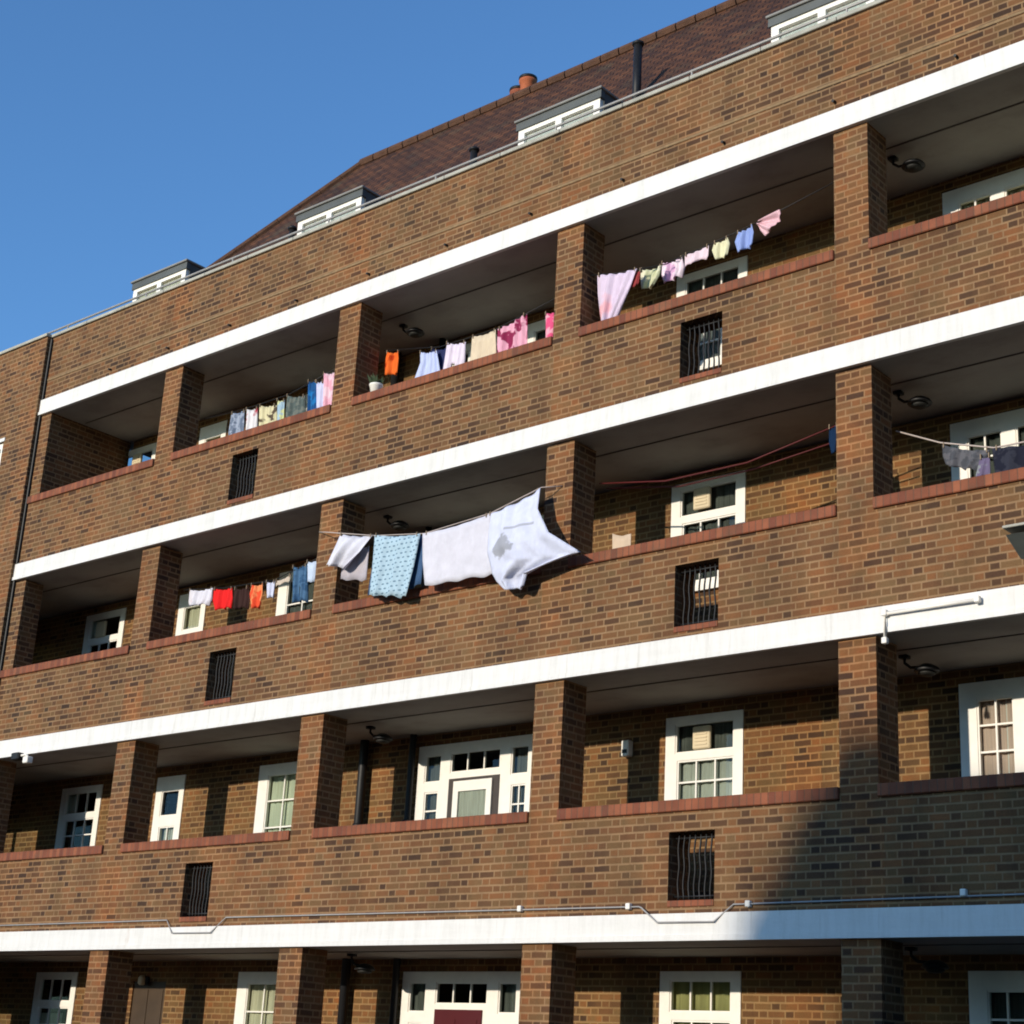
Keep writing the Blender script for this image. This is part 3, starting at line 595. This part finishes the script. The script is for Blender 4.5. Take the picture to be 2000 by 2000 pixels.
line('washing_line', [(.375, YI, 4.68), (1.2, YI, 4.58), (2.2, YI, 4.53), (3.455, YI, 4.80)], 'thin line carrying the red and blue washing in the second bay of the middle gallery')
# middle gallery, third bay: the big wash outside the parapet
YO = -.17
cloth('pillowcase', 'white pillowcase blown up at the left end of the big wash', 'linen', [((4.0, 4.66), (4.57, 4.54)), ((3.93, 4.47, -.04), (4.42, 4.35, -.02)), ((3.87, 4.28, -.08), (4.20, 4.19, -.03))], YO, C('cl30', (.72, .72, .80)), .04, 1.5, .5, -.05)
cloth('pillowcase', 'pinkish white pillowcase showing below the blown white one', 'linen', Q(4.02, 4.47, 4.52, 4.11, .0, -.08), YO+.06, C('cl31', (.50, .46, .50)), .015, 1.5, 1)
cloth('towel', 'light blue towel with rows of dark printed marks', 'towel', [((4.60, 4.535), (5.34, 4.42)), ((4.60, 4.15), (5.28, 4.05)), ((4.59, 3.82), (5.20, 3.71))], YO-.02, C('cl32', (.46, .62, .72), 'print', (.10, .19, .28), 15.), .022, 2.5, 1)
cloth('towel', 'dark blue towel edge behind the light blue printed one', 'towel', [((4.57, 4.535), (5.37, 4.41)), ((4.50, 3.84), (5.36, 3.84))], YO+.04, C('cl33', (.06, .12, .24)), .022, 2.5, 1, pegs=False)
cloth('bed_sheet', 'plain white bed sheet right of the printed blue towel', 'linen', [((5.36, 4.42), (6.36, 4.475)), ((5.39, 4.1), (6.40, 4.12)), ((5.45, 3.80), (6.46, 3.78))], YO, C('cl34', (.70, .69, .76)), .009, 2.2, 2)
cloth('bed_sheet', 'white bed sheet with a grey print billowing across the third pillar', 'linen', [((6.31, 4.47), (7.05, 4.63)), ((6.34, 4.25, -.02), (7.11, 4.36, -.09)), ((6.37, 4.02, -.05), (7.30, 4.06, -.12)), ((6.42, 3.88, -.05), (7.66, 3.81, -.03)), ((6.45, 3.77, -.04), (7.34, 3.77, -.03)), ((6.50, 3.68, -.02), (6.96, 3.71, -.02)), ((6.60, 3.58), (6.90, 3.57))], YO, C('cl35', (.68, .71, .86), 'patch', (.33, .34, .38), 2.3, .60), .035, 1.5, 1.2, -.07, nu=40, nv=7)
line('washing_line', [(3.457, .0, 4.82), (3.75, YO, 4.72), (4.6, YO, 4.53), (5.38, YO, 4.42), (6.35, YO, 4.48), (7.05, YO, 4.64), (7.2, -.001, 4.68)], 'white line carrying the big wash outside the parapet', M_LINE)
# middle gallery, empty lines and peg bag
line('washing_line', [(7.334, YI, 4.82), (8.2, YI, 4.68), (9.2, YI, 4.68), (10.465, YI, 4.90)], 'bare dark red line sagging between the third and fourth pillars', M_LINER, .009)
line('washing_line', [(7.334, YI+.12, 4.80), (8.3, YI+.12, 4.64), (9.2, YI+.12, 4.65), (10.465, YI+.12, 4.78)], 'second bare dark red line, just below and behind the first', M_LINER, .008)
cloth('peg_bag', 'small dark blue peg bag on the bare red line by the fourth pillar', 'bag', [((10.13, 4.86), (10.22, 4.87)), ((10.12, 4.7), (10.24, 4.7)), ((10.14, 4.58), (10.22, 4.58))], YI, C('cl36', (.010, .03, .08)), .02, 1, 0, group=None)
# middle gallery, fifth bay
cloth('jumper', 'grey jumper drooping from the line right of the fourth pillar', 'clothing', [((11.29, 4.43), (11.76, 4.28)), ((11.29, 4.32), (11.72, 4.20)), ((11.32, 4.22), (11.64, 4.10))], YI, C('cl37', (.085, .09, .105), 'blot', (.13, .13, .145), 12), .03, 2, 1)
cloth('trousers', 'navy trousers at the right edge of the picture', 'clothing', [((11.78, 4.29), (12.5, 4.27)), ((11.79, 4.12), (12.5, 4.10)), ((11.8, 4.0), (12.5, 3.98))], YI, C('cl38', (.018, .02, .034), 'blot', (.035, .038, .055), 10), .03, 2, 2)
cloth('scarf', 'grey-lilac scarf hanging between the grey jumper and navy trousers', 'clothing', [((11.68, 4.22), (11.77, 4.22)), ((11.62, 4.02), (11.76, 4.02))], YI-.03, C('cl39', (.26, .28, .30), 'blot', (.16, .13, .22), 9), .01, 1, 2)
line('washing_line', [(10.84, YI, 4.66), (11.28, YI, 4.45), (11.8, YI, 4.29), (12.6, YI, 4.28), (13.97, YI, 4.5)], 'pale line sloping down from the fourth pillar to the grey and navy washing', M_LINE, .008)
o = cloth('towel', 'small cream cloth over the inner rail below the red lines', 'cloth', Q(7.54, 7.78, 4.22, 3.9, 0, -.04), .44, C('cl40', (.66, .52, .38)), .01, 1, 0, group=None, pegs=False)

# ------------------------------------------------------------------ the block opposite, behind the camera, whose roof throws the shadow at the lower right
nb = thing('opposite_block', 'brick block with a steep tiled roof opposite, behind the photographer', 'apartment block', (15, -46, GZ))
Yn = -42.; sh = lambda xf, zf, d=42.: (xf-.105*d, zf+.228*d)
xw, _ = sh(9.50, 0); ex, ez = sh(9.58, .02)
bm = B(); wall(bm, xw, 34, GZ, ez, Yn-.35, Yn, [(a, a+1.1, z, z+1.3) for a in (9, 12, 15, 18, 21, 24, 27, 30) for z in (-1.8, .9, 3.6, 6.3)])
box(bm, xw, 34, -51, -50.7, GZ, ez); box(bm, xw, xw+.3, -50.7, Yn-.351, GZ, ez); box(bm, 33.7, 34, -50.7, Yn-.351, GZ, ez); mk('wall', bm, MB, nb)
for a in (9, 12, 15, 18, 21, 24, 27, 30):
    for z in (-1.8, .9, 3.6, 6.3):
        bm = B(); wall(bm, a, a+1.1, z, z+1.3, Yn-.2, Yn-.12, [(a+.08, a+.52, z+.08, z+1.22), (a+.58, a+1.02, z+.08, z+1.22)]); wd = mk('window', bm, M_PVC, nb)
        bm = B(); box(bm, a+.05, a+1.05, Yn-.18, Yn-.17, z+.05, z+1.25); mk('pane', bm, M_LEAD, wd)
rx, rzz = sh(10.45, 1.80, 43); k = rzz-ez; ins = rx-ex
bm = B(); lo_ = [(ex-.15, Yn+.15), (34.2, Yn+.15), (34.2, -51.2), (ex-.15, -51.2)]; hi = [(rx, Yn-1.0), (33, Yn-1.0), (33, -50), (rx, -50)]
v0 = [bm.verts.new((a, b, ez)) for a, b in lo_]; v1 = [bm.verts.new((a, b, rzz)) for a, b in hi]
bm.faces.new(v0[::-1]); bm.faces.new(v1)
for q in range(4): bm.faces.new((v0[q], v0[(q+1) % 4], v1[(q+1) % 4], v1[q]))
mk('roof', bm, M_TILE, nb)

# ------------------------------------------------------------------ unseen trees and side block, added to block sky light and darken shade
def screen_tree(x, y, h, r, label):  # added row hiding the bright low horizon, so the galleries stay dark
    o = thing('tree', label, 'tree', (x, y, GZ), 'added sky-screening trees behind the photographer')
    bm = B(); lathe(bm, x, y, [(.32, GZ), (.24, GZ+h*.3), (.16, GZ+h*.6), (.06, GZ+h*.9)], 8); mk('trunk', bm, M_BARK, o)
    bm = B(); rd = random.Random(int(x*7))
    for k in range(1500):
        a = rd.random()*6.283; q = math.acos(rd.uniform(-1, 1)); s = rd.random()**.33*(.8+.3*math.sin(3*a+q*4))
        p = Vector((x+r*s*math.sin(q)*math.cos(a), y+r*s*math.sin(q)*math.sin(a), GZ+h*.58+h*.42*s*math.cos(q))); d = .38
        e1 = Vector((rd.uniform(-1, 1), rd.uniform(-1, 1), rd.uniform(-1, 1))).normalized()*d; e2 = e1.orthogonal()
        bm.faces.new([bm.verts.new(p+v) for v in (e1, e2, -e1, -e2)])
    mk('crown', bm, M_LEAF, o)
M_BARK = plain('bark', (.06, .045, .03), .9); M_LEAF = plain('leaves', (.04, .06, .022), .8)
for k in range(16): screen_tree(-62+k*7.2, -68+3*math.sin(k*2.1), 9.5+1.2*math.sin(k*1.7), 4.2, 'added leafy tree screening the low sky behind the photographer')
sw = thing('added_side_block', 'added long brick block screening sky light at the right, out of the picture', 'apartment block', (36, -12, GZ))  # added out of view to keep sky light off the pillar sides
bm = B(); box(bm, 34.5, 42, -24, -1, GZ, 10.5); mk('wall', bm, MB, sw)
bm = B(); vs = [bm.verts.new(p) for p in ((34.2, -24.3, 10.5), (42.3, -24.3, 10.5), (42.3, -.7, 10.5), (34.2, -.7, 10.5), (38.2, -20, 13.5), (38.2, -5, 13.5))]
for q in ((0, 1, 4), (1, 2, 5, 4), (2, 3, 5), (3, 0, 4, 5), (0, 3, 2, 1)): bm.faces.new([vs[k] for k in q])
mk('roof', bm, M_TILE, sw)
